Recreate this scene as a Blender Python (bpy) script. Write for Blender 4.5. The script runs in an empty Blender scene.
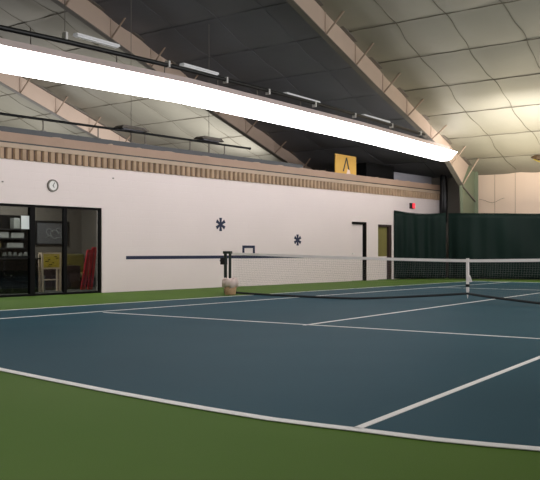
import bpy, math, random
from mathutils import Vector, Matrix
random.seed(7)
S = bpy.context.scene
COL = S.collection
PI = math.pi

# ---------------------------------------------------------------- camera
CX, CY, CH, YAW, FPX, HY = 6.538, -16.151, 1.068, -0.626, 803.0, 251.95
cd = bpy.data.cameras.new('camera'); cam = bpy.data.objects.new('camera', cd); COL.objects.link(cam)
cam.location = (CX, CY, CH); cam.rotation_euler = (PI/2, 0, -YAW)
cd.sensor_width = 36; cd.lens = FPX/540*36; cd.shift_y = (HY-240)/540; cd.clip_end = 200
S.camera = cam

def ray(px, py):
    c, s = math.cos(YAW), math.sin(YAW)
    r = (px-270)/FPX; u = (HY-py)/FPX
    return Vector((c*r+s, -s*r+c, u))
def floor_pt(px, py, z=0.0):
    d = ray(px, py); t = (z-CH)/d.z
    return Vector((CX, CY, CH)) + d*t

# ---------------------------------------------------------------- materials
def lin(c):
    return tuple(((v/255)/12.92 if v/255 <= .04045 else ((v/255+.055)/1.055)**2.4) for v in c)
def mat(name, rgb, rough=.6, var=.06, scale=3.0, bump=0.0, bscale=40.0, metal=0.0, spec=.5, stretch=(1, 1, 1), rgb2=None):
    m = bpy.data.materials.new(name); m.use_nodes = True
    nt = m.node_tree; N = nt.nodes; L = nt.links
    b = N['Principled BSDF']
    b.inputs['Roughness'].default_value = rough
    b.inputs['Metallic'].default_value = metal
    b.inputs['Specular IOR Level'].default_value = spec
    tc = N.new('ShaderNodeTexCoord'); mp = N.new('ShaderNodeMapping'); mp.inputs['Scale'].default_value = stretch
    L.new(tc.outputs['Object'], mp.inputs['Vector'])
    nz = N.new('ShaderNodeTexNoise'); nz.inputs['Scale'].default_value = scale; nz.inputs['Detail'].default_value = 4
    L.new(mp.outputs['Vector'], nz.inputs['Vector'])
    cr = N.new('ShaderNodeValToRGB')
    a = lin(rgb)
    if rgb2 is None:
        c0 = tuple(v*(1-var) for v in a); c1 = tuple(min(1, v*(1+var)) for v in a)
    else:
        c0, c1 = a, lin(rgb2)
    cr.color_ramp.elements[0].position = .3; cr.color_ramp.elements[1].position = .7
    cr.color_ramp.elements[0].color = (*c0, 1); cr.color_ramp.elements[1].color = (*c1, 1)
    L.new(nz.outputs['Fac'], cr.inputs['Fac']); L.new(cr.outputs['Color'], b.inputs['Base Color'])
    if bump:
        n2 = N.new('ShaderNodeTexNoise'); n2.inputs['Scale'].default_value = bscale; n2.inputs['Detail'].default_value = 3
        L.new(mp.outputs['Vector'], n2.inputs['Vector'])
        bp = N.new('ShaderNodeBump'); bp.inputs['Strength'].default_value = bump; bp.inputs['Distance'].default_value = .02
        L.new(n2.outputs['Fac'], bp.inputs['Height']); L.new(bp.outputs['Normal'], b.inputs['Normal'])
    return m
def emit(name, rgb, strength):
    m = mat(name, rgb, .5, 0.0)
    b = m.node_tree.nodes['Principled BSDF']
    b.inputs['Emission Color'].default_value = (*lin(rgb), 1); b.inputs['Emission Strength'].default_value = strength
    return m

M = {}
M['green'] = mat('green_acrylic', (82, 112, 44), .65, rgb2=(90, 117, 52), scale=.5, bump=.15, bscale=150, spec=.05)
M['blue'] = mat('blue_acrylic', (44, 78, 90), .55, rgb2=(50, 84, 96), scale=.45, bump=.05, bscale=160, spec=.03)
M['line'] = mat('line_paint', (246, 243, 238), .6, .03)
M['concrete'] = mat('concrete_floor', (60, 58, 55), .8)
M['black'] = mat('black_metal', (20, 21, 23), .45)
M['dark'] = mat('dark_frame', (11, 10, 10), .6, spec=.1)
M['grey_strip'] = mat('dark_grey_paint', (66, 68, 71), .6)
M['tan'] = mat('tan_fascia', (160, 134, 116), .7, .08, 1.2, .15, 12)
M['tan2'] = mat('light_tan_fascia', (172, 152, 132), .7, .06, 1.2)
M['rib'] = mat('corrugated_tan', (158, 132, 106), .6, .18, 2.5)
M['groove'] = mat('corrugated_groove', (84, 62, 50), .8)
M['navy'] = mat('navy_paint', (17, 28, 60), .6)
M['white'] = mat('white_metal', (225, 223, 220), .5, .03)
M['frame'] = mat('cream_steel', (194, 173, 156), .55, .05, .8)
M['flange'] = mat('grey_steel', (112, 106, 98), .6, .05)
M['brace'] = mat('brown_grey_rod', (158, 138, 120), .6)
M['colgreen'] = mat('green_steel', (118, 126, 102), .55, .06, 1.0)
M['seam'] = mat('seam_tape', (104, 98, 84), .8, .1)
M['cream'] = mat('cream_panel', (220, 196, 174), .7, .05, .9, stretch=(1, 1, .15))
M['curtain'] = mat('green_vinyl_curtain', (15, 31, 27), .6, .12, .8, spec=.12, stretch=(2, 2, .3))
M['net'] = mat('net_cord', (34, 36, 38), .7)
M['netmesh'] = mat('net_twine', (120, 114, 112), .7)
M['tape'] = mat('net_tape', (252, 243, 238), .7, .04)
M['postgreen'] = mat('dark_green_post', (24, 38, 32), .4)
M['bucket'] = mat('wicker_beige', (186, 152, 116), .8, .15, 14, .5, 60)
M['liner'] = mat('bin_liner', (222, 200, 192), .5, .06, 6, .3, 20)
M['yellow'] = mat('yellow_card', (232, 205, 62), .6, .2, 9)
M['matte_black'] = mat('matte_black', (10, 10, 11), .8, spec=.1)
M['signyellow'] = mat('sign_orange_yellow', (204, 160, 70), .6, .06)
M['wood'] = mat('pale_wood', (240, 218, 192), .6, .1, 8)
M['red'] = mat('red_plastic', (172, 24, 38), .45, .15, 5)
M['lounge_wall'] = mat('lounge_wall', (104, 98, 90), .8)
M['brown'] = mat('brown_jamb', (48, 32, 30), .6)
M['olive'] = mat('olive_panel', (116, 108, 60), .6, .08)
M['board'] = mat('grey_board', (96, 96, 98), .5, .08, 3)
M['sketch'] = mat('sketch_marks', (150, 150, 150), .7)
M['paper'] = mat('white_paper', (215, 222, 222), .7, .02)
M['sofa'] = mat('mustard_fabric', (104, 94, 40), .9, .12, 7)
M['greyblock'] = mat('grey_duct', (122, 122, 130), .55, .05)
M['gold'] = mat('gold_foil', (190, 170, 80), .3, .2, 10, metal=.5)
M['darkgold'] = mat('brown_wrap', (70, 52, 30), .6, .2, 10)
M['fog'] = mat('bottle_grey', (122, 124, 120), .4, .1)
M['exit'] = emit('exit_red', (255, 60, 72), 1.0)
M['housing'] = mat('light_housing', (205, 188, 184), .6)
M['batten'] = emit('batten_tube', (225, 225, 228), .16)
M['diff'] = emit('led_diffuser', (255, 251, 252), 9.0)

def brick_mat():
    m = mat('white_block', (224, 211, 208), .55, .02, .6)
    nt = m.node_tree; N = nt.nodes; L = nt.links; b = N['Principled BSDF']
    tc = N.new('ShaderNodeTexCoord'); sp = N.new('ShaderNodeSeparateXYZ'); cb = N.new('ShaderNodeCombineXYZ')
    L.new(tc.outputs['Object'], sp.inputs[0]); L.new(sp.outputs['X'], cb.inputs['X']); L.new(sp.outputs['Z'], cb.inputs['Y'])
    br = N.new('ShaderNodeTexBrick'); br.inputs['Scale'].default_value = 1
    br.inputs['Brick Width'].default_value = .4; br.inputs['Row Height'].default_value = .2
    br.inputs['Mortar Size'].default_value = .006
    br.inputs['Color1'].default_value = br.inputs['Color2'].default_value = (1, 1, 1, 1); br.inputs['Mortar'].default_value = (0, 0, 0, 1)
    L.new(cb.outputs[0], br.inputs['Vector'])
    bp = N.new('ShaderNodeBump'); bp.inputs['Strength'].default_value = .35; bp.inputs['Distance'].default_value = .006
    L.new(br.outputs['Color'], bp.inputs['Height']); L.new(bp.outputs['Normal'], b.inputs['Normal'])
    return m
M['block'] = brick_mat()

def lining(name, a, b_, ):
    m = mat(name, a, .55, rgb2=b_, scale=.35, bump=.5, bscale=2.2)
    return m
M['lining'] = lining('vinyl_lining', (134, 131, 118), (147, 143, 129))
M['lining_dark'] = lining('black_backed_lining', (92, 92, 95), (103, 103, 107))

g = bpy.data.materials.new('clear_glass'); g.use_nodes = True
N = g.node_tree.nodes; N.clear(); L = g.node_tree.links
o_ = N.new('ShaderNodeOutputMaterial'); mx = N.new('ShaderNodeMixShader'); tr = N.new('ShaderNodeBsdfTransparent'); gl = N.new('ShaderNodeBsdfGlossy')
tr.inputs[0].default_value = (.62, .64, .62, 1); gl.inputs['Roughness'].default_value = .03; mx.inputs[0].default_value = .035
L.new(tr.outputs[0], mx.inputs[1]); L.new(gl.outputs[0], mx.inputs[2]); L.new(mx.outputs[0], o_.inputs[0])
M['glass'] = g

# ---------------------------------------------------------------- mesh helpers
class MB:
    def __init__(s): s.v = []; s.f = []; s.mi = []
    def add(s, vs, fs, k=0):
        n = len(s.v); s.v += [tuple(p) for p in vs]; s.f += [tuple(i+n for i in f) for f in fs]; s.mi += [k]*len(fs); return s
    def box(s, a, b, k=0, fr=None):
        x0, y0, z0 = a; x1, y1, z1 = b
        vs = [(x, y, z) for z in (z0, z1) for y in (y0, y1) for x in (x0, x1)]
        if fr: vs = [fr(*p) for p in vs]
        return s.add(vs, [(0, 2, 3, 1), (4, 5, 7, 6), (0, 1, 5, 4), (2, 6, 7, 3), (0, 4, 6, 2), (1, 3, 7, 5)], k)
    def tube(s, pts, r, n=10, k=0, cap=True):
        pts = [Vector(p) for p in pts]; rs = r if isinstance(r, (list, tuple)) else [r]*len(pts); rings = []
        for i, p in enumerate(pts):
            d = (pts[min(i+1, len(pts)-1)]-pts[max(i-1, 0)]).normalized()
            up = Vector((0, 0, 1)) if abs(d.z) < .9 else Vector((1, 0, 0))
            u = d.cross(up).normalized(); w = u.cross(d)
            rings.append([p+(u*math.cos(2*PI*j/n)+w*math.sin(2*PI*j/n))*rs[i] for j in range(n)])
        vs = [q for R in rings for q in R]; fs = []
        for i in range(len(rings)-1):
            for j in range(n): fs.append((i*n+j, i*n+(j+1) % n, (i+1)*n+(j+1) % n, (i+1)*n+j))
        if cap: fs += [tuple(range(n))[::-1], tuple((len(rings)-1)*n+j for j in range(n))]
        return s.add(vs, fs, k)
    def lathe(s, prof, c=(0, 0, 0), n=24, k=0):
        vs = []; fs = []
        for r, z in prof: vs += [(c[0]+r*math.cos(2*PI*j/n), c[1]+r*math.sin(2*PI*j/n), c[2]+z) for j in range(n)]
        for i in range(len(prof)-1):
            for j in range(n): fs.append((i*n+j, i*n+(j+1) % n, (i+1)*n+(j+1) % n, (i+1)*n+j))
        return s.add(vs, fs, k)
    def prism(s, poly, axis, a, b, k=0, fr=None):
        # poly: 2D points; axis 'x': (y,z), 'y': (x,z), 'z': (x,y)
        def P(p, t): return {'x': (t, p[0], p[1]), 'y': (p[0], t, p[1]), 'z': (p[0], p[1], t)}[axis]
        n = len(poly); vs = [P(p, a) for p in poly]+[P(p, b) for p in poly]
        if fr: vs = [fr(*p) for p in vs]
        fs = [tuple(range(n))[::-1], tuple(range(n, 2*n))]+[(i, (i+1) % n, n+(i+1) % n, n+i) for i in range(n)]
        return s.add(vs, fs, k)
    def obj(s, name, mats, parent=None, smooth=False, bevel=0, loc=None):
        me = bpy.data.meshes.new(name); me.from_pydata(s.v, [], s.f)
        if not isinstance(mats, (list, tuple)): mats = [mats]
        for m in mats: me.materials.append(m)
        for p, k in zip(me.polygons, s.mi): p.material_index = k; p.use_smooth = smooth
        me.update()
        import bmesh
        bm = bmesh.new(); bm.from_mesh(me); bmesh.ops.recalc_face_normals(bm, faces=bm.faces); bm.to_mesh(me); bm.free()
        o = bpy.data.objects.new(name, me); COL.objects.link(o)
        if parent: o.parent = parent
        if bevel:
            md = o.modifiers.new('bevel', 'BEVEL'); md.width = bevel; md.segments = 2; md.limit_method = 'ANGLE'
        return o
def tag(o, label, cat, group=None):
    o['label'] = label; o['category'] = cat
    if group: o['group'] = group
    return o
def thing(name, label, cat, loc=(0, 0, 0), rz=0, group=None):
    o = bpy.data.objects.new(name, None); COL.objects.link(o); o.empty_display_size = .2
    o.location = loc; o.rotation_euler.z = rz
    return tag(o, label, cat, group)
def struct(o): o['kind'] = 'structure'; return o
def dup(root, loc, label=None):
    r = root.copy(); COL.objects.link(r); r.location = loc
    if label: r['label'] = label
    for ch in root.children:
        c = ch.copy(); COL.objects.link(c); c.parent = r
        for gch in ch.children:
            d = gch.copy(); COL.objects.link(d); d.parent = c
    return r

# ================================================================ floor and court
f = MB(); f.box((-26, -34, -.2), (15, 16.2, -.004)); struct(f.obj('floor', M['green']))

court = thing('tennis_court', 'blue indoor tennis court with white lines on green surround', 'tennis court', (0, 0, 0))
# measured course of the near baseline (slightly bowed) and the two left sidelines
base_px = [(-60, 354.5), (0, 369.6), (54, 380.6), (108, 391.3), (162, 401.2), (216, 410.6), (270, 419.3), (324, 426.2), (357, 430.0), (400, 435.5), (435, 439.8), (490, 445.2), (540, 449.5), (600, 454.5)]
basel = [floor_pt(*p) for p in base_px]
def lineseg(p, q, ext0=0, ext1=0):
    a, b = floor_pt(*p), floor_pt(*q); d = (b-a).normalized(); return a-d*ext0, b+d*ext1
dbA, dbB = lineseg((0, 310.8), (408, 285.3))
sgA, sgB = lineseg((0, 318.9), (408, 289.5))
def at_y(a, b, y): t = (y-a.y)/(b.y-a.y); return a+(b-a)*t
FY = 11.885
dbFar = at_y(dbA, dbB, FY); sgFar = at_y(sgA, sgB, FY)
dbNear = at_y(dbA, dbB, basel[0].y-.3); sgNear = at_y(sgA, sgB, basel[0].y)
# playing surface polygon
right_near = basel[-1]+(basel[-1]-basel[-2]).normalized()*.9
poly = [(p.x, p.y) for p in basel]+[(right_near.x, right_near.y), (5.8, FY), (dbFar.x, FY), (basel[0].x+ (dbA.x-basel[0].x)*1.0, basel[0].y+1.5)]
bl0 = basel[0]; d0 = (basel[0]-basel[1]).normalized()
# extend baseline to meet the doubles sideline
def meet(p, d, a, b):
    e = b-a; det = d.x*(-e.y)+e.x*d.y
    t = ((a.x-p.x)*(-e.y)+e.x*(a.y-p.y))/det; return p+d*t
corner = meet(bl0, d0, dbA, dbB)
poly = [(corner.x, corner.y)]+[(p.x, p.y) for p in basel]+[(right_near.x, right_near.y), (5.8, FY), (dbFar.x, FY)]
s = MB(); s.prism(poly, 'z', -.003, .002); s.obj('playing_surface', M['blue'], court)
def strip(pts, w, z0=.001, z1=.006):
    mb = MB(); n = len(pts); vs = []
    for i, p in enumerate(pts):
        d = (pts[min(i+1, n-1)]-pts[max(i-1, 0)]); d.z = 0; d.normalize(); q = Vector((-d.y, d.x, 0))*w/2
        for s_ in (1, -1):
            for z in (z0, z1): vs.append((p.x+s_*q.x, p.y+s_*q.y, z))
    fs = []
    for i in range(n-1):
        a, b = i*4, i*4+4
        fs += [(a+1, b+1, b+3, a+3), (a, a+2, b+2, b), (a, b, b+1, a+1), (a+2, a+3, b+3, b+2)]
    fs += [(0, 1, 3, 2), ((n-1)*4, (n-1)*4+2, (n-1)*4+3, (n-1)*4+1)]
    return mb.add(vs, fs)
strip([corner]+basel+[right_near], .085).obj('baseline', M['line'], court)
strip([corner, dbFar], .055).obj('doubles_sideline', M['line'], court)
strip([meet(bl0, d0, sgA, sgB), sgFar], .06).obj('singles_sideline', M['line'], court)
rsA, rsB = lineseg((357, 429.0), (540, 357.6), 0, 0)
rsC = rsB+(rsB-rsA).normalized()*14
strip([rsA, rsC], .058).obj('singles_sideline', M['line'], court)
strip([right_near, Vector((5.6, FY, 0))], .05).obj('doubles_sideline', M['line'], court)
svA, svB = lineseg((104, 312.6), (540, 339.0), 0, .4)
strip([svA, svB], .06).obj('service_line', M['line'], court)
strip([Vector((-3.6, 6.4, 0)), Vector((4.1, 6.4, 0))], .05).obj('service_line', M['line'], court)
cA, cB = lineseg((304, 325.4), (467, 303.0)); cC = lineseg((469, 302.2), (540, 293))[1]
strip([cA, cB, cC], .055).obj('centre_service_line', M['line'], court)
strip([Vector((dbFar.x, FY, 0)), Vector((5.6, FY, 0))], .07).obj('baseline', M['line'], court)

# ================================================================ net
net = thing('tennis_net', 'black tennis net with white headband stretched across blue court', 'tennis net', (0, 0, 0))
def top_z(x): return .914+(1.055-.914)*min(1, abs(x)/6.3)**1.35
def bot(x):
    a = min(1, abs(x)/2.4)
    return (-.55*math.sin(min(1, abs(x)/6.2)*PI)**.7*(1 if abs(x) > .02 else 0), .16*(1-a)**1.2+.032)   # y, z of bottom cord
mb = MB(); nx = 230; nz = 17; W = 6.30
def netp(x, t):
    y1, z1 = bot(x); z0 = top_z(x)-.03
    yy = y1*(t**2.2); return (x, yy, z0+(z1-z0)*t)
def ribbon(pts, r):
    mb.tube(pts, r, 3, cap=False)
for i in range(nx+1):
    x = -W+2*W*i/nx; ribbon([netp(x, t/5) for t in range(6)], .0012)
for k in range(1, nz):
    ribbon([netp(-W+2*W*i/48, k/nz) for i in range(49)], .0012)
o = mb.obj('mesh_netting', M['netmesh'], net)
mb = MB()
for i in range(48):
    a, b = -W+2*W*i/48, -W+2*W*(i+1)/48
    za, zb = top_z(a), top_z(b)
    mb.add([(a, -.012, za-.062), (a, .012, za-.062), (a, .012, za), (a, -.012, za), (b, -.012, zb-.062), (b, .012, zb-.062), (b, .012, zb), (b, -.012, zb)],
           [(0, 1, 5, 4), (1, 2, 6, 5), (2, 3, 7, 6), (3, 0, 4, 7)])
mb.obj('headband', M['tape'], net)
mb = MB(); mb.tube([(x, bot(x)[0], bot(x)[1]) for x in [-W+2*W*i/80 for i in range(81)]], .027, 6); mb.obj('bottom_cord', M['net'], net)
mb = MB(); mb.box((-.028, -.02, .24), (.028, .02, .935)); mb.add([(-.028, -.015, .24), (.028, -.015, .24), (0, -.015, .09), (-.028, .01, .24), (.028, .01, .24), (0, .01, .09)], [(0, 1, 2), (3, 5, 4), (0, 3, 4, 1), (1, 4, 5, 2), (2, 5, 3, 0)])
st = mb.obj('centre_strap', M['tape'], net)
mb = MB(); mb.box((-.034, -.03, .33), (.034, .02, .39)); mb.obj('buckle', M['black'], st)
mb = MB(); mb.prism([(.028, .43), (.028, .60), (.06, .56), (.10, .44)], 'y', -.01, .008); mb.obj('strap_tail', M['tape'], st)

post = thing('net_post', 'dark green net post holding the left end of the net', 'net post', (-6.50, 0, 0))
mb = MB(); mb.tube([(-.06, 0, 0), (-.06, 0, 1.07)], .042, 12); mb.obj('pole', M['postgreen'], post)
mb = MB(); mb.tube([(.09, 0, 0), (.09, 0, 1.05)], .036, 12); mb.obj('pole', M['postgreen'], post)
mb = MB(); mb.box((-.11, -.05, 1.02), (.13, .05, 1.09)); mb.obj('cap', M['postgreen'], post, bevel=.01)
mb = MB(); mb.box((-.19, -.06, .74), (-.04, .06, .92)); mb.tube([(-.19, 0, .84), (-.24, 0, .84)], .025, 8); mb.obj('winch', M['black'], post, bevel=.012)
mb = MB(); mb.tube([(-.115, 0, .82), (-.115, 0, .93), (0, 0, 1.06)], .008, 6); mb.obj('cable', M['black'], post)

bk = thing('waste_basket', 'beige waste basket with pale liner at foot of net post', 'waste basket', (-6.0, -.50, 0))
mb = MB(); mb.lathe([(0, 0), (.125, 0), (.135, .02), (.165, .26), (.155, .26), (.12, .03), (0, .03)], n=28); mb.obj('basket', M['bucket'], bk, smooth=True)
mb = MB(); prof = [(.160, .19), (.195, .22), (.205, .30), (.19, .38), (.165, .41), (.14, .38), (.13, .25), (.0, .2)]
vs = []; n = 36
for r, z in prof: vs += [((r+.012*math.sin(7*a)+.008*math.sin(11*a+z*20))*math.cos(a), (r+.012*math.sin(7*a))*math.sin(a), z+.02*math.sin(4*a+1)+.01*math.sin(9*a)) for a in [2*PI*j/n for j in range(n)]]
mb.add(vs, [(i*n+j, i*n+(j+1) % n, (i+1)*n+(j+1) % n, (i+1)*n+j) for i in range(len(prof)-1) for j in range(n)]); mb.obj('liner', M['liner'], bk, smooth=True)

# ================================================================ left wall (frame along the wall: s along, o outward to the court, z)
WA, WB = Vector((-9.60, -4.5, 0)), Vector((-7.95, 12.4, 0)); WD = (WB-WA).normalized(); WN = Vector((WD.y, -WD.x, 0))
def Wp(s, o, z): return tuple(WA+WD*s+WN*o+Vector((0, 0, z)))
WRZ = math.atan2(WD.y, WD.x)
def sy(y): return (y+4.5)/WD.y       # distance along the wall of a point with world y
S0, S1 = -5.5, sy(15.95)
op = [(-2.6, sy(-1.71), 0, 2.215), (sy(9.40), sy(10.32), 0, 2.18), (sy(11.10), sy(12.02), 0, 2.12)]
def wall_obj(name, m, local, **kw):   # mesh in wall-local coordinates with the wall's own orientation
    o = local.obj(name, m, **kw); o.location = WA; o.rotation_euler.z = WRZ; return o
# local axes: x along wall, y = -outward, z up  (rotation WRZ maps x->WD, y-> left normal = -WN)
mb = MB(); T = .22; TOPW = 3.28
x = S0
for a, b, z0, z1 in op:
    mb.box((x, 0, 0), (a, T, TOPW)); mb.box((a, 0, z1), (b, T, TOPW)); x = b
mb.box((x, 0, 0), (S1, T, TOPW))
struct(wall_obj('wall_left', M['block'], mb))
# upper bands
mb = MB(); mb.box((S0, -.01, 3.27), (S1, T, 3.535), 1)
x = S0
while x < S1-.15:
    mb.prism([(x, -.01), (x+.025, -.055), (x+.125, -.055), (x+.15, -.01)], 'z', 3.265, 3.53, 0); x += .1975
struct(wall_obj('trim_1', [M['rib'], M['groove']], mb))
mb = MB(); mb.box((S0, -.075, 3.53), (S1, T, 3.64)); struct(wall_obj('trim_2', M['tan2'], mb))
mb = MB(); mb.box((S0, -.06, 3.64), (S1, T, 3.675), 1); mb.box((S0, -.07, 3.675), (S1, T, 3.89), 0); struct(wall_obj('trim_3', [M['tan'], M['black']], mb))
mb = MB(); mb.box((S0, .02, 3.892), (sy(6.6), .14, 4.03)); struct(wall_obj('trim_4', M['grey_strip'], mb))
# ragged white flecks of old caulking on the ledge
mb = MB(); x = S0+.3
while x < S1-.4:
    w = random.uniform(.15, .5); hgt = random.uniform(.012, .03)
    mb.prism([(x, 3.891), (x+w, 3.891), (x+w*.7, 3.891+hgt), (x+w*.2, 3.891+hgt*.6)], 'y', -.068, -.02); x += w+random.uniform(.5, 1.4)
struct(wall_obj('trim_5', M['tan2'], mb))
# lounge roof slab behind the parapet
mb = MB(); mb.box((S0, T+.01, 3.3), (S1, 12.5, 3.42)); struct(wall_obj('ceiling', M['lounge_wall'], mb))

# rail
rail = thing('guard_rail', 'black pipe rail on short posts above the tan fascia', 'rail', tuple(WA), WRZ)
mb = MB(); mb.tube([(S0, .08, 4.30), (sy(-1.5), .08, 4.34), (sy(4.0), .08, 4.335)], .032, 10); mb.tube([(sy(4.0), .08, 4.335), (sy(4.05), .08, 4.335)], .04, 10); mb.obj('top_pipe', M['black'], rail)
for y in (-4.9, -3.41, -1.77, -.2, 1.48, 2.9):
    s_ = sy(y); mb = MB(); mb.tube([(s_, .08, 4.03), (s_, .08, 4.33)], .016, 8); mb.box((s_-.06, .03, 4.032), (s_+.06, .13, 4.05)); mb.obj('post', M['flange'], rail)

# ---- marks on wall
mb = MB(); mb.box((sy(-.92), -.006, .87), (sy(6.6), 0, .96)); tag(wall_obj('wall_stripe', M['navy'], mb), 'long navy stripe painted along the white wall at net height', 'painted stripe')
def aster(y, z, r, name, label):
    mb = MB()
    for k in range(3):
        a = PI/2+k*PI/3; ca, sa = math.cos(a), math.sin(a)
        for q in (1, -1):
            pts = [(0, -.035), (r*.55, -.036), (r, -.055), (r, .055), (r*.55, .036), (0, .035)]
            P = [(q*(u*ca-v*sa), q*(u*sa+v*ca)) for u, v in pts]
            mb.prism(P, 'y', -.012-.001*k, 0)
    o = mb.obj(name, M['navy']); o.location = Wp(sy(y), .001, z); o.rotation_euler.z = WRZ
    tag(o, label, 'wall decoration')
aster(2.65, 1.90, .20, 'asterisk_mark', 'larger navy six-armed asterisk on white wall, above and left of the net post')
aster(6.29, 1.47, .185, 'asterisk_mark', 'navy six-armed asterisk low on the white wall, nearer the doors')
mb = MB(); a, b = sy(3.60), sy(4.17)
for bx in (((a, .91), (a+.09, 1.27)), ((b-.09, .91), (b, 1.27)), ((a+.09, 1.19), (b-.09, 1.27)), ((a+.0, .97), (b-.0, .96))):
    mb.box((bx[0][0], -.012, bx[0][1]), (bx[1][0], -.0065, bx[1][1]))
tag(wall_obj('square_target', M['navy'], mb), 'small navy square outline painted just above the wall stripe', 'painted mark')

ck = thing('wall_clock', 'small round wall clock with dark rim above the glass doors', 'clock', Wp(sy(-3.2), 0, 2.71), WRZ)
def disc(mb, r, y0, y1, n=28, k=0): mb.prism([(r*math.cos(2*PI*j/n), r*math.sin(2*PI*j/n)) for j in range(n)], 'y', y0, y1, k)
mb = MB(); disc(mb, .125, -.03, 0); mb.obj('clock_face', M['white'], ck)
mb = MB(); n = 32; vs = []
for j in range(n):
    a = 2*PI*j/n
    for r, y in ((.118, -.045), (.15, -.045), (.155, -.0), (.118, -.0)): vs.append((r*math.cos(a), y, r*math.sin(a)))
mb.add(vs, [(j*4+q, j*4+(q+1) % 4, ((j+1) % n)*4+(q+1) % 4, ((j+1) % n)*4+q) for j in range(n) for q in range(4)]); mb.obj('rim', M['flange'], ck, smooth=False)
for nm, a, ln in (('hour_hand', 2.6, .06), ('minute_hand', .5, .09)):
    mb = MB(); mb.box((-.008, -.038, -.015), (.008, -.034, ln)); o = mb.obj(nm, M['black'], ck); o.rotation_euler.y = a

ex = thing('exit_sign', 'small glowing red exit sign on white wall above curtain', 'exit sign', Wp(sy(13.45), 0, 2.93), WRZ)
mb = MB(); mb.box((-.12, -.07, -.11), (.20, 0, .11)); mb.obj('housing', M['brown'], ex, bevel=.01)
mb = MB(); mb.box((.02, -.082, -.095), (.19, -.0705, .095)); mb.box((.2005, -.065, -.09), (.212, -.005, .09)); mb.obj('lit_panel', M['exit'], ex)

# small sensor boxes on wall
for y, z, l in ((1.0-5.55, 2.72, 'tiny grey wall bolt left of the clock'), (-1.35, 3.02, 'tiny grey wall bolt right of the clock, high on white wall')):
    mb = MB(); mb.box((-.02, -.02, -.015), (.02, 0, .015)); o = mb.obj('wall_bolt', M['flange'], bevel=.004); o.location = Wp(sy(y), .0, z); o.rotation_euler.z = WRZ; tag(o, l, 'bolt')

# ---- doors
def door(n, a, b, h, leafparts, header=.07, jw=.13):
    root = thing('door_%d' % n, '', 'door', Wp(a, 0, 0), WRZ); struct(root); del root['label']; del root['category']
    w = b-a
    mb = MB(); mb.box((w-jw, -.012, 0), (w+.0, T, h)); mb.box((0, -.012, h-header), (w-jw, T, h)); mb.box((0, .11, 0), (.05, T, h-header)); mb.obj('door_frame', M['brown'] if n == 3 else M['dark'], root)
    for nm, m, x0, z0, x1, z1 in leafparts:
        mb = MB(); mb.box((.05+x0*(w-jw-.05), .08, z0), (.05+x1*(w-jw-.05), .13, z1)); mb.obj(nm, m, root)
    return root
d = door(2, op[1][0], op[1][1], op[1][3], [('door_leaf', M['block'], 0, .01, 1, 2.09)])
mb = MB(); mb.tube([(.12, .078, 1.0), (.12, .03, 1.0), (.22, .03, 1.0)], .012, 8); mb.obj('door_handle', M['white'], d)
d = door(3, op[2][0], op[2][1], op[2][3], [('door_leaf', M['block'], 0, .01, 1, .90), ('panel', M['olive'], 0, .90, 1, 2.04)], jw=.2, header=.08)
mb = MB(); mb.tube([(.12, .078, .85), (.12, .03, .85), (.22, .03, .85)], .012, 8); mb.obj('door_handle', M['white'], d)

# ---- glazed storefront (sliding glass doors)
sf = bpy.data.objects.new('window_1', None); COL.objects.link(sf); sf.location = WA; sf.rotation_euler.z = WRZ; struct(sf)
a0, a1 = op[0][0], op[0][1]; H = 2.215
def frame_bar(nm, x0, x1, z0, z1, y0=.03, y1=.12): MB().box((x0, y0, z0), (x1, y1, z1)).obj(nm, M['dark'], sf)
frame_bar('window_frame', a0, a1, H-.06, H)
frame_bar('sill', a0, a1, 0, .05)
m1 = sy(-3.70); m2 = sy(-2.80)
frame_bar('mullion', m1-.10, m1+.03, .05, H-.06, .02, .14)
frame_bar('mullion', m2-.045, m2+.045, .05, H-.06)
frame_bar('mullion', a1-.055, a1, .05, H-.06)
frame_bar('mullion', a0, a0+.06, .05, H-.06)
frame_bar('transom', a0, m1-.1, .93, .965, .05, .1)
for x0, x1 in ((a0+.06, m1-.10), (m1+.03, m2-.045), (m2+.045, a1-.055)):
    MB().box((x0, .07, .05), (x1, .078, H-.06)).obj('pane', M['glass'], sf)
# paper notice on glass
mb = MB(); mb.box((sy(-4.02), .062, 1.62), (sy(-4.02)+.235, .069, 1.94)); tag(wall_obj('paper_notice', M['paper'], mb), 'blank white paper notice taped to the leftmost glass pane', 'notice')

# ---- lounge room behind the glass
DY = 3.6
mb = MB(); mb.box((S0, DY, 0), (sy(1.0), DY+.15, 3.29)); struct(wall_obj('wall_back', M['lounge_wall'], mb))
mb = MB(); mb.box((sy(.2), T, 0), (sy(.2)+.12, DY, 3.29)); struct(wall_obj('wall_right', M['lounge_wall'], mb))
mb = MB(); mb.box((S0, T, 0), (S0+.12, DY, 3.29)); struct(wall_obj('wall_left.001', M['lounge_wall'], mb))
mb = MB(); mb.box((S0+.13, T+.001, 0), (sy(.2), DY, .012)); struct(wall_obj('floor.001', M['concrete'], mb))
def L_(s, d, z=0): return Wp(s, -d, z)
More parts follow.
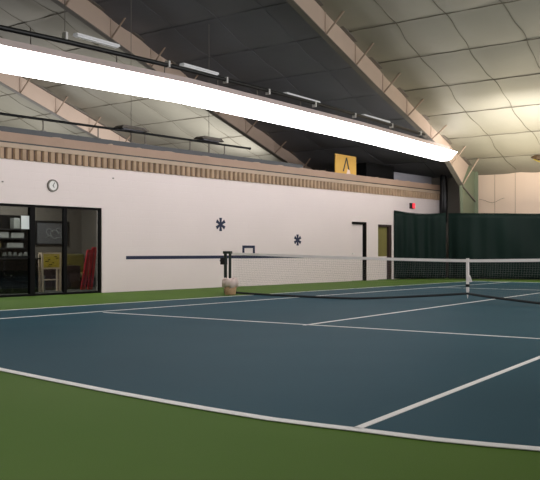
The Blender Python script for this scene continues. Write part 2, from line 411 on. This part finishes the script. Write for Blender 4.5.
# framed drawing board
bd = thing('framed_board', 'dark framed grey board with sketched figures on lounge wall', 'board', L_(sy(-1.38), DY-.001, 0), WRZ)
mb = MB(); mb.box((0, -.02, 1.32), (1.05, 0, 1.94)); mb.obj('panel', M['board'], bd)
mb = MB()
for q in (((-.05, 1.27), (1.10, 1.32)), ((-.05, 1.94), (1.10, 1.99)), ((-.05, 1.32), (0, 1.94)), ((1.05, 1.32), (1.10, 1.94))): mb.box((q[0][0], -.04, q[0][1]), (q[1][0], 0, q[1][1]))
mb.obj('frame', M['black'], bd)
mb = MB()
for (cx_, cz_, r_) in ((.42, 1.66, .10), (.60, 1.60, .13), (.74, 1.72, .07), (.88, 1.60, .08)):
    mb.tube([(cx_+r_*math.cos(t)*(1+.2*math.sin(3*t)), -.024, cz_+r_*math.sin(t)) for t in [2*PI*j/18 for j in range(17)]], .009, 5)
mb.tube([(.3, -.024, 1.5), (.45, -.024, 1.55), (.6, -.024, 1.46), (.8, -.024, 1.52), (.95, -.024, 1.47)], .009, 5)
mb.obj('sketch_lines', M['sketch'], bd)
# yellow ball stand
k0 = 1.55
st = thing('scoreboard_stand', 'pale wooden stand with mottled yellow panel behind the glass doors', 'stand', L_(sy(-2.62), k0, .012), WRZ)
wS = .60
for x in (0, wS-.05):
    for yy in (-.16, -.02): MB().box((x, yy-.02, 0), (x+.05, yy+.02, 1.02)).obj('leg', M['wood'], st)
MB().box((0, -.18, 1.0), (wS, .0, 1.04)).obj('top', M['wood'], st)
MB().box((.05, -.175, .60), (wS-.05, -.15, .64)).box((-.13, -.165, .30), (wS, -.14, .335)).obj('stretcher', M['wood'], st)
o = MB().box((.05, -.172, .64), (wS-.05, -.155, 1.0)).obj('yellow_panel', M['yellow'], st)
mb = MB(); random.seed(3)
for i in range(7): x = random.uniform(.1, wS-.16); z = .67+.042*i; MB().box((x, -.176, z), (x+random.uniform(.06, .12), -.1725, z+.02)).obj('panel_mark', M['dark'], o)
MB().tube([(.2, .06, .02), (.2, .06, .42)], .05, 10).obj('ball_tube', M['fog'], st)
# bench with mustard back
be = thing('bench', 'mustard upholstered bench against the lounge wall', 'bench', L_(3.75, 3.1, .012), WRZ)
MB().box((-.6, -.3, .28), (.85, .3, .45)).obj('seat', M['sofa'], be, bevel=.04)
MB().box((-.6, .18, .45), (.85, .34, 1.0)).obj('backrest', M['sofa'], be, bevel=.04)
for x in (-.5, .75): MB().box((x-.03, -.25, 0), (x+.03, .3, .28)).obj('leg', M['dark'], be)
# red leaning sheets
for i, (s_, w_, lab, lean, hz) in enumerate(((sy(-1.52), .15, 'narrow red plastic ball hopper pole set, left of the leaning pair', .22, 1.10), (sy(-1.30), .17, 'red folded plastic panel at right of the leaning pair', .16, 1.17))):
    r = thing('folded_panel', lab, 'folded panel', L_(s_, 1.25, .03), WRZ)
    mb = MB(); mb.prism([(0, 0), (w_, 0), (w_+lean, hz), (lean, hz)], 'y', -.05, -.01); mb.obj('panel', M['red'], r, bevel=.008)
    mb = MB(); mb.prism([(w_*.35, .02), (w_*.45, .02), (w_*.45+lean, hz-.02), (w_*.35+lean, hz-.02)], 'y', -.062, -.051); mb.obj('strap', M['brown'], r)
r = [o for o in COL.objects if o.name.startswith('folded_panel') and o.type == 'EMPTY']
r[0]['label'] = 'left red folded plastic panel leaning inside the right glass pane'; r[1]['label'] = 'right red folded plastic panel leaning inside the right glass pane'
# dark low box behind panels
tag(wall_obj('low_cabinet', M['brown'], MB().box((sy(-1.95), 1.95, .013), (sy(-1.0), 2.4, .68)), bevel=.01), 'dark reddish low cabinet behind the leaning red panels', 'cabinet')
# counter with tall glass fridge at the left
ct = thing('service_counter', 'dark service counter seen through the left glass pane', 'counter', L_(-.55, 1.6, .012), WRZ)
MB().box((0, -.35, 0), (2.25, .35, .86)).obj('body', M['dark'], ct)
MB().box((-.03, -.4, .86), (2.3, .4, .90)).obj('countertop', M['black'], ct)
for x in (.75, 1.45): MB().tube([(x, -.37, .45), (x+.02, -.37, .45)], .02, 8).obj('knob', M['fog'], ct)
# bottles/cups on counter
random.seed(11)
bt = MB(); bt.lathe([(0, 0), (.035, 0), (.037, .08), (.03, .11), (.014, .14), (.014, .17), (0, .17)], n=12)
b0 = bt.obj('cup', M['fog'], smooth=True); tag(b0, 'small pale cup in the row on the dark counter', 'cup', 'cups on the lounge counter')
for i in range(12):
    c = b0 if i == 0 else b0.copy()
    if i: COL.objects.link(c)
    c.location = L_(.75+i*.075, 1.32+.05*(i % 2), .913); c.scale = (1, 1, .7+.25*random.random())
# wall shelves
sh = thing('wall_shelf', 'dark shelf unit with pale boxes on the lounge wall', 'shelf', L_(.5, 2.9, 0), WRZ)
MB().box((0, .3, .012), (2.2, .34, 2.1)).obj('back_panel', M['dark'], sh)
for z in (1.15, 1.42, 1.68): MB().box((0, -.02, z), (1.85, .3, z+.035)).obj('shelf_board', M['black'], sh)
for x, z, w_, h_, mt in ((1.05, 1.455, .3, .17, 'fog'), (1.42, 1.455, .4, .15, 'fog'), (1.5, 1.715, .2, .3, 'fog'), (1.3, 1.185, .5, .14, 'fog'), (.6, 1.185, .5, .13, 'olive')):
    q = MB().box((0, 0, 0), (w_, .2, h_)).obj('storage_box', M[mt], bevel=.01); q.location = L_(.5+x, 2.93, z); q.rotation_euler.z = WRZ
    tag(q, {(1.05): 'narrower pale box on the middle shelf behind the left glass pane', (1.42): 'wider pale box on the middle shelf behind the left glass pane', (1.5): 'tall pale box on the top shelf behind the left glass pane', (1.3): 'long pale box on the bottom shelf behind the left glass pane', (.6): 'olive box on the bottom shelf behind the left glass pane'}[x], 'box')
# pale wall strip right of the left pane (door edge)
# ================================================================ end wall
WY = 15.95
mb = MB()
mb.box((-6.05, WY, 0), (15, WY+.2, 4.7), 0)
struct(mb.obj('wall_back.001', M['cream']))
mb = MB(); mb.box((-26, WY, 0), (-6.05, WY+.2, 4.7)); struct(mb.obj('wall_back.002', M['flange']))  # end wall beyond the column, its shade put in as a darker colour
mb = MB()
for x in (-5.3, -4.45, -3.2, -1.8): mb.box((x, WY-.012, 0), (x+.02, WY, 4.4))
struct(mb.obj('trim_6', M['tan2']))
mb = MB(); mb.tube([(-5.95+i*.12, WY-.02, 3.25-.13*math.sin(PI*i/9)+.03*math.sin(i)) for i in range(10)], .006, 5)
tag(mb.obj('loose_cable', M['seam']), 'thin cable drooping across the cream end wall above curtain', 'cable')
# black drape bundle at the end of the left wall
mb = MB(); n = 24
for (xx, yy) in ((0, 0),):
    vs = []
    for z in (2.3, 3.0, 3.6, 4.1, 4.5):
        rr = .15-.03*abs(z-3.2)
        vs += [(rr*(1+.25*math.sin(5*2*PI*j/n+z))*math.cos(2*PI*j/n), rr*(1+.25*math.sin(5*2*PI*j/n+z))*math.sin(2*PI*j/n), z) for j in range(n)]
    mb.add(vs, [(i*n+j, i*n+(j+1) % n, (i+1)*n+(j+1) % n, (i+1)*n+j) for i in range(4) for j in range(n)]+[tuple(range(n)), tuple(4*n+j for j in range(n))])
o = mb.obj('drape_bundle', M['black'], smooth=True); o.location = (-7.42, 15.7, 0); tag(o, 'black gathered drape hanging at the far end of the white wall', 'drape')

# shell parts out of view
struct(MB().box((15, -34, 0), (15.2, 16, 14)).obj('wall_right.001', M['cream']))
struct(MB().box((-26.2, -34, 0), (-26, 16, 14)).obj('wall_left.002', M['lining']))
struct(MB().box((-26, -34.2, 0), (15, -34, 6.5)).obj('wall_front', M['cream']))
mbw = MB(); mbw.box((-9.9, -34, 0), (-9.7, -10.2, 3.9)); struct(mbw.obj('wall_left.003', M['block']))

# ================================================================ ceiling bays with purlin seams
RIDGE = -9.0
PUR = [14.45-1.865*i for i in range(13)]
def cz(y): return 9.495-.325*y if y > RIDGE else 9.495-.325*RIDGE-.325*(RIDGE-y)
def sagf(u): return abs(math.sin(PI*u))**.6
def ceil_bay(name, x0, x1, m, seams, amp, sm='seam'):
    xs = []; n = int((x1-x0)/.16)
    for i in range(n+1): xs.append(x0+(x1-x0)*i/n)
    ys = []; y = 15.98
    while y > -12: ys.append(y); y -= .1243
    vs = []
    for y in ys:
        u = (y-14.45)/1.865
        for x in xs:
            # distance to nearest longitudinal seam
            ds = min(abs(x-(s_+.06*math.sin(y*1.7+s_*3))) for s_ in seams)
            k = min(1, ds/.5)
            a = amp*sagf(u)*(.45+.55*k**.6)
            a += .018*math.sin(x*2.1+y*.7)*math.sin(y*1.3+x)
            vs.append((x, y, cz(y)-a))
    nx_ = len(xs); fs = [(j*nx_+i, j*nx_+i+1, (j+1)*nx_+i+1, (j+1)*nx_+i) for j in range(len(ys)-1) for i in range(nx_-1)]
    me = MB().add(vs, fs)
    o = me.obj(name, m, smooth=True); struct(o)
    # seams: bands under purlins and wavy lap seams
    s2 = MB()
    for p in PUR:
        if p < -10: continue
        s2.tube([(x0+(x1-x0)*i/30, p, cz(p)-.04-.006*math.sin(i*2.3)) for i in range(31)], .014, 5)
    for q, s_ in enumerate(seams):
        pts = []
        for j in range(0, 170):
            y = 15.6-j*.15
            if y < -10: break
            xx = s_+.06*math.sin(y*1.7+s_*3)+.02*math.sin(y*5)
            u = (y-14.45)/1.865
            pts.append((xx, y, cz(y)-amp*sagf(u)*.45-.02-.018*math.sin(xx*2.1+y*.7)*math.sin(y*1.3+xx)))
        s2.tube(pts, .010, 5)
    struct(s2.obj('trim_7', M[sm], smooth=True))
ceil_bay('ceiling.001', -6.0, 3.0, M['lining'], [-4.35, -2.75, -1.07, .6, 2.2], .10)
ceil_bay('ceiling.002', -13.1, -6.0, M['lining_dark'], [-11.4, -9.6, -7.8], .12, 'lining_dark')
ceil_bay('ceiling.003', -20.1, -13.1, M['lining'], [-18.4, -16.7, -15.0], .12)
ceil_bay('ceiling.004', -26.0, -20.1, M['lining'], [-24.4, -22.7, -21.3], .12)
struct(MB().add([(3, 15.98, cz(15.98)), (15, 15.98, cz(15.98)), (15, -12, cz(-12)), (3, -12, cz(-12)), (-26, -12, cz(-12)), (-26, -34, cz(-34)), (15, -34, cz(-34)), (15, RIDGE, cz(RIDGE)), (3, RIDGE, cz(RIDGE))],
     [(0, 1, 7, 8), (8, 7, 2, 3), (4, 3, 2, 6, 5)]).obj('ceiling.005', M['lining']))

# ================================================================ rigid frames
LOWF = [(-8.8, 11.45), (2.13, 8.02), (6.95, 6.46), (12.1, 4.95), (14.15, 3.72)]
def make_frame(label):
    root = thing('roof_frame', label, 'steel frame', (-6.0, 0, 0), group=None)
    top = [(y, cz(y)-.03) for y in (-8.8, 15.55)]
    mb = MB(); poly = LOWF+[(14.95, cz(14.95)-.03), top[0]]
    mb.prism(poly, 'x', -.006, .006); mb.obj('web', M['frame'], root)
    # lower flange
    mb = MB()
    P = LOWF
    for i in range(len(P)-1):
        (ya, za), (yb, zb) = P[i], P[i+1]
        mb.prism([(ya, za), (yb, zb), (yb, zb-.03), (ya, za-.03)], 'x', -.10, .10)
    mb.obj('lower_flange', M['flange'], root)
    mb = MB(); mb.prism([(top[0][0], top[0][1]), (top[1][0], top[1][1]), (top[1][0], top[1][1]-.04), (top[0][0], top[0][1]-.04)], 'x', -.14, .14); mb.obj('upper_flange', M['flange'], root)
    # column
    mb = MB(); mb.prism([(14.15, 3.72), (14.5, 0), (15.55, 0), top[1], (14.95, cz(14.95)-.03)], 'x', -.007, .007); mb.obj('column_web', M['colgreen'], root)
    mb = MB(); mb.prism([(14.15, 3.72), (14.5, 0), (14.47, 0), (14.12, 3.72)], 'x', -.06, .06); mb.box((-.15, 15.55, 0), (.15, 15.58, cz(15.58)-.05)); mb.obj('column_flange', M['colgreen'], root)
    mb = MB(); mb.prism([(14.15, 3.73), (15.5, 3.18), (15.5, 3.13), (14.15, 3.68)], 'x', -.07, .07); mb.obj('knee_plate', M['flange'], root)
    # stiffener seams and fly braces
    ys = [14.3, 13.06, 11.3, 9.32, 7.54, 5.72, 3.95, 2.1, .2, -1.7, -3.6]
    for y in ys:
        zb = None
        for i in range(len(LOWF)-1):
            (ya, za), (yb, zb_) = LOWF[i], LOWF[i+1]
            if ya <= y <= yb: zb = za+(zb_-za)*(y-ya)/(yb-ya)
        if zb is None: zb = 3.75
        mb = MB(); mb.tube([(.03, y, zb+.02), (.62, y+.12, cz(y+.12)-.04)], .028, 6); mb.obj('brace', M['brace'], root)
        if y < 14:
            mb = MB(); mb.box((.006, y-.015, zb), (.03, y+.015, cz(y)-.08)); mb.obj('stiffener', M['frame'], root)
    return root
f1 = make_frame('nearest cream steel roof rafter with green column, rising over the light')
dup(f1, (-13.1, 0, 0), 'second cream steel roof rafter, passing behind the long bright light')
dup(f1, (-20.3, 0, -.06), 'furthest cream steel roof rafter, seen low at left above the fascia')

# ================================================================ suspended light and pipe
LX = -5.5
lt = thing('suspended_light', 'very long bright white strip light hanging above the court', 'light', (LX, 0, 0))
LZ = [(-13.0, 4.50), (-7.55, 4.63), (-2.9, 4.79), (5.0, 4.84), (11.6, 4.79)]     # the strip bellies slightly along its length
def lz(y):
    for (ya, za), (yb, zb) in zip(LZ, LZ[1:]):
        if y <= yb: return za+(zb-za)*(y-ya)/(yb-ya)
    return LZ[-1][1]
def sweep(mb, pr, ys, shear=0):
    n = len(pr); vs = []
    for i, y in enumerate(ys):
        for px_, pz in pr: vs.append((px_, y+(shear*(pz+.4)/.4 if i == len(ys)-1 else 0), lz(y)+pz))
    fs = [(i*n+j, i*n+(j+1) % n, (i+1)*n+(j+1) % n, (i+1)*n+j) for i in range(len(ys)-1) for j in range(n)]
    mb.add(vs, fs+[tuple(range(n))[::-1], tuple((len(ys)-1)*n+j for j in range(n))]); return mb
YS = [-13, -10, -7.55, -5.2, -2.9, -1, 1, 3, 5, 8, 10, 11.4]
sweep(MB(), [(-.19, 0), (-.19, -.34), (-.15, -.39), (.15, -.39), (.19, -.34), (.19, 0)], YS, .75).obj('diffuser', M['diff'], lt)
sweep(MB(), [(-.20, .12), (-.21, .002), (.21, .002), (.20, .12)], YS, .0).obj('housing', M['housing'], lt)
for y in (-12, -9.5, -6.9, -4.8, -3.4, -1.6, -.05, 1.9, 3.8, 5.6, 7.4, 9.2):
    MB().tube([(0, y, lz(y)+.12), (0, y, 5.13)], .012, 6).obj('hanger', M['flange'], lt)
pp = thing('black_conduit', 'black pipe hung just above the long strip light', 'pipe', (LX, 0, 0))
mb = MB(); mb.tube([(0, y, z) for y, z in ((-13, 4.94), (-7.55, 4.99), (-6.1, 5.05), (-2.9, 5.14), (.4, 5.18), (4, 5.20), (9.65, 5.15))], .048, 10); mb.obj('pipe', M['black'], pp, smooth=True)
for y in (-9, -6.12, -3.3, -1.3, .41, 2.6, 4.8, 7.2, 9.3):
    mb = MB(); mb.box((-.06, y-.025, 5.08), (.06, y+.025, 5.22)); mb.obj('clamp', M['white'], pp)
for y in (-6.12,): MB().tube([(0, y, 5.25), (0, y, cz(y)-.05)], .008, 5).obj('wire', M['flange'], pp)
for i, (y0, y1) in enumerate(((-5.73, -4.62), (-2.67, -1.44), (1.4, 3.05), (5.58, 7.31))):
    fx = thing('batten_light', ['white slim batten fixture beside the pipe, nearest the left edge', 'white slim batten fixture beside the pipe, second from left edge', 'white slim batten fixture beside the pipe, third from left edge', 'white slim batten fixture beside the pipe, furthest down the hall'][i], 'light fixture', (LX-.16, (y0+y1)/2, 5.27), group='batten fixtures along the pipe')
    h_ = (y1-y0)/2
    MB().prism([(-.08, .0), (.08, .0), (.06, .05), (-.06, .05)], 'y', -h_, h_).obj('body', M['batten'], fx)
    MB().box((-.05, -h_+.02, -.02), (.05, h_-.02, 0)).obj('lens', M['batten'], fx)
for i, (y0, y1, z) in enumerate(((-.9, .2, 4.53), (2.5, 3.6, 4.62))):
    fx = thing('roof_fixture', ['grey flat fixture behind the rail, nearer the left edge', 'grey flat fixture behind the far end of the rail'][i], 'light fixture', (-9.95, (y0+y1)/2+.3, z-.02), group='flat fixtures behind the rail')
    MB().prism([(-.55, 0), (.55, 0), (.4, .09), (-.4, .09)], 'x', -.18, .18).obj('shade', M['flange'], fx)
    MB().box((-.12, -.4, -.03), (.12, .4, 0)).obj('lens', M['greyblock'], fx)
    MB().tube([(0, 0, .08), (0, 0, cz((y0+y1)/2+.3)-z-.1)], .008, 5).obj('wire', M['flange'], fx)
    MB().tube([(0, 0, -.03), (0, 0, 3.43-z+.02)], .02, 6).obj('stem', M['flange'], fx)

# ================================================================ things on the ledge
sg = thing('yellow_sign', 'orange-yellow square board with a dark angular letter on the ledge', 'sign', Wp(sy(9.15), -.1, 3.89), WRZ+.05)
MB().box((-.69, -.02, 0), (.69, .02, .70)).obj('board', M['signyellow'], sg)
mb = MB(); yb = -.026
mb.prism([(-.22, .10), (-.14, .10), (.05, .60), (.0, .62)], 'y', yb, -.0205); mb.prism([(.16, .13), (.24, .15), (.06, .62), (.0, .60)], 'y', yb, -.0205); mb.obj('letter', M['black'], sg)
MB().prism([(.02, .0), (.28, .0), (.24, .16), (.10, .20)], 'y', -.035, -.021).obj('torn_paper', M['liner'], sg)
tag(wall_obj('black_box', M['matte_black'], MB().box((sy(10.5), .12, 3.43), (sy(12.4), .9, 4.44)), bevel=.02), 'large black box standing on the ledge right of yellow sign', 'box')
tag(wall_obj('grey_duct', M['greyblock'], MB().box((sy(12.5), .18, 3.43), (sy(15.4), .8, 4.24)), bevel=.02), 'long grey duct behind the ledge at the far end', 'duct')

# ================================================================ curtains
def curtain(name, path, z0, ztop, label, amp=.05, per=.42):
    root = thing(name, label, 'curtain', (path[0][0], path[0][1], 0))
    pts = [Vector((p[0], p[1], 0)) for p in path]; out = []; dist = 0
    for i in range(len(pts)-1):
        a, b = pts[i], pts[i+1]; L = (b-a).length; n = max(2, int(L/.05)); d = (b-a)/L; q = Vector((-d.y, d.x, 0))
        for j in range(n+(i == len(pts)-2)):
            t = dist+L*j/n; out.append((a+d*(L*j/n), q, t))
        dist += L
    vs = []; rows = 14
    for r in range(rows+1):
        v = r/rows
        for p, q, t in out:
            fz = math.sin(t*2*PI/per+1.3*math.sin(t*.9)+.5*v)*.6+.4*math.sin(t*2*PI/(per*2.7)+2*v)
            am = amp*(.35+.65*(1-v))*(1+.8*math.sin(t*.7+1))*.8
            w = q*(am*fz)+q*.02*math.sin(v*6+t*3)
            zt = ztop(t/dist)
            vs.append((p.x+w.x-path[0][0], p.y+w.y-path[0][1], z0+(zt-z0)*v))
    n = len(out); fs = [(i*n+j, i*n+j+1, (i+1)*n+j+1, (i+1)*n+j) for i in range(rows) for j in range(n-1)]
    o = MB().add(vs, fs).obj('fabric', M['curtain'], root, smooth=True)
    md = o.modifiers.new('thick', 'SOLIDIFY'); md.thickness = .006
    mb = MB(); mb.tube([(p.x-path[0][0], p.y-path[0][1], ztop(t/dist)+.012) for p, q, t in out[::6]+[out[-1]]], .012, 6); mb.obj('hanging_cable', M['postgreen'], root)
    return root
curtain('court_curtain', [(-7.93, 12.15), (-6.95, 13.3), (-6.45, 13.7)], .03, lambda u: 2.68-.10*math.sin(PI*min(1, u*.9))-.04*u, 'dark green divider curtain running from white wall to corner', .07, .5)
curtain('court_curtain', [(-6.36, 13.72), (-5.7, 13.75), (-3, 14.6), (2, 14.9), (9, 14.9)], .03, lambda u: 2.59-.10*min(1, u*4), 'long dark green curtain hanging across the far end wall', .05, .62)

# hanging foil-wrapped heater at right edge
ht = thing('hanging_fixture', 'brown and gold wrapped unit hanging below ceiling at right edge', 'fixture', (-2.75, 14.6, 4.68))
mb = MB(); mb.tube([(-.62, 0, .0), (-.35, 0, .02), (.0, 0, .05), (.8, 0, .05)], [.02, .15, .2, .2], 9); mb.obj('body', M['darkgold'], ht)
mb = MB(); mb.tube([(-.3, -.05, .17), (.05, -.02, .22), (.8, 0, .22)], [.03, .05, .05], 7); mb.tube([(-.12, -.2, -.12), (-.08, -.22, .1)], .03, 6); mb.tube([(-.5, -.05, -.08), (-.25, -.1, -.2), (-.1, -.15, -.18)], .025, 6); mb.obj('foil_trim', M['gold'], ht)
MB().tube([(.3, 0, .2), (.3, 0, cz(14.6)-4.68-.04)], .012, 6).obj('hanger', M['flange'], ht)
tag(MB().box((-3.0, WY-.15, 3.82), (-2.75, WY, 4.02)).obj('wall_bracket', M['black'], bevel=.01), 'small black bracket on cream end wall at right edge', 'bracket')

# ================================================================ lights
def area(name, loc, size, power, rot=(0, 0, 0), color=(1, .98, .985), spread=None):
    l = bpy.data.lights.new(name, 'AREA'); l.shape = 'RECTANGLE'; l.size, l.size_y = size; l.energy = power; l.color = color
    if spread: l.spread = spread
    o = bpy.data.objects.new(name, l); COL.objects.link(o); o.location = loc; o.rotation_euler = rot; return o
# the matching row of court lights on the right side and the one over the lounge bay, both outside the frame
area('court_light_right', (6.5, 0, 4.8), (22, .5), 950, rot=(PI/2, 0, PI/2))
area('fill_near_floor', (3, -17, 7), (5, 5), 240)  # added fill from overhead to lift the near floor, no fixture known here
area('fill_end_wall', (-1.5, 9.5, 4.6), (4, .5), 235, rot=(PI/2, 0, 0))  # added fill aimed at the end wall to brighten it
area('fill_rear_bay', (-23.5, 4, 4.2), (1.5, 10), 260, rot=(PI, 0, 0))  # added light to brighten the furthest bay's lining, no known source there
area('uplight_far', (-1.8, 12.0, 3.0), (6, 4), 290, rot=(PI, 0, 0), color=(1, .88, .68))
area('uplight_left', (-14.2, 7.5, 4.3), (1.2, 9), 435, rot=(PI, -1.15, 0))
area('fill_lounge', L_(1.5, 1.9, 3.2), (1.0, 2.5), 230)  # unseen fill added so the things behind the glass show
w = bpy.data.worlds.new('world'); S.world = w; w.use_nodes = True
w.node_tree.nodes['Background'].inputs[0].default_value = (.5, .5, .52, 1); w.node_tree.nodes['Background'].inputs[1].default_value = .05
S.view_settings.view_transform = 'Standard'; S.view_settings.look = 'None'; S.view_settings.gamma = 1; S.view_settings.exposure = 0.0
S.cycles.use_denoising = True
S.cycles.max_bounces = 8; S.cycles.transparent_max_bounces = 16
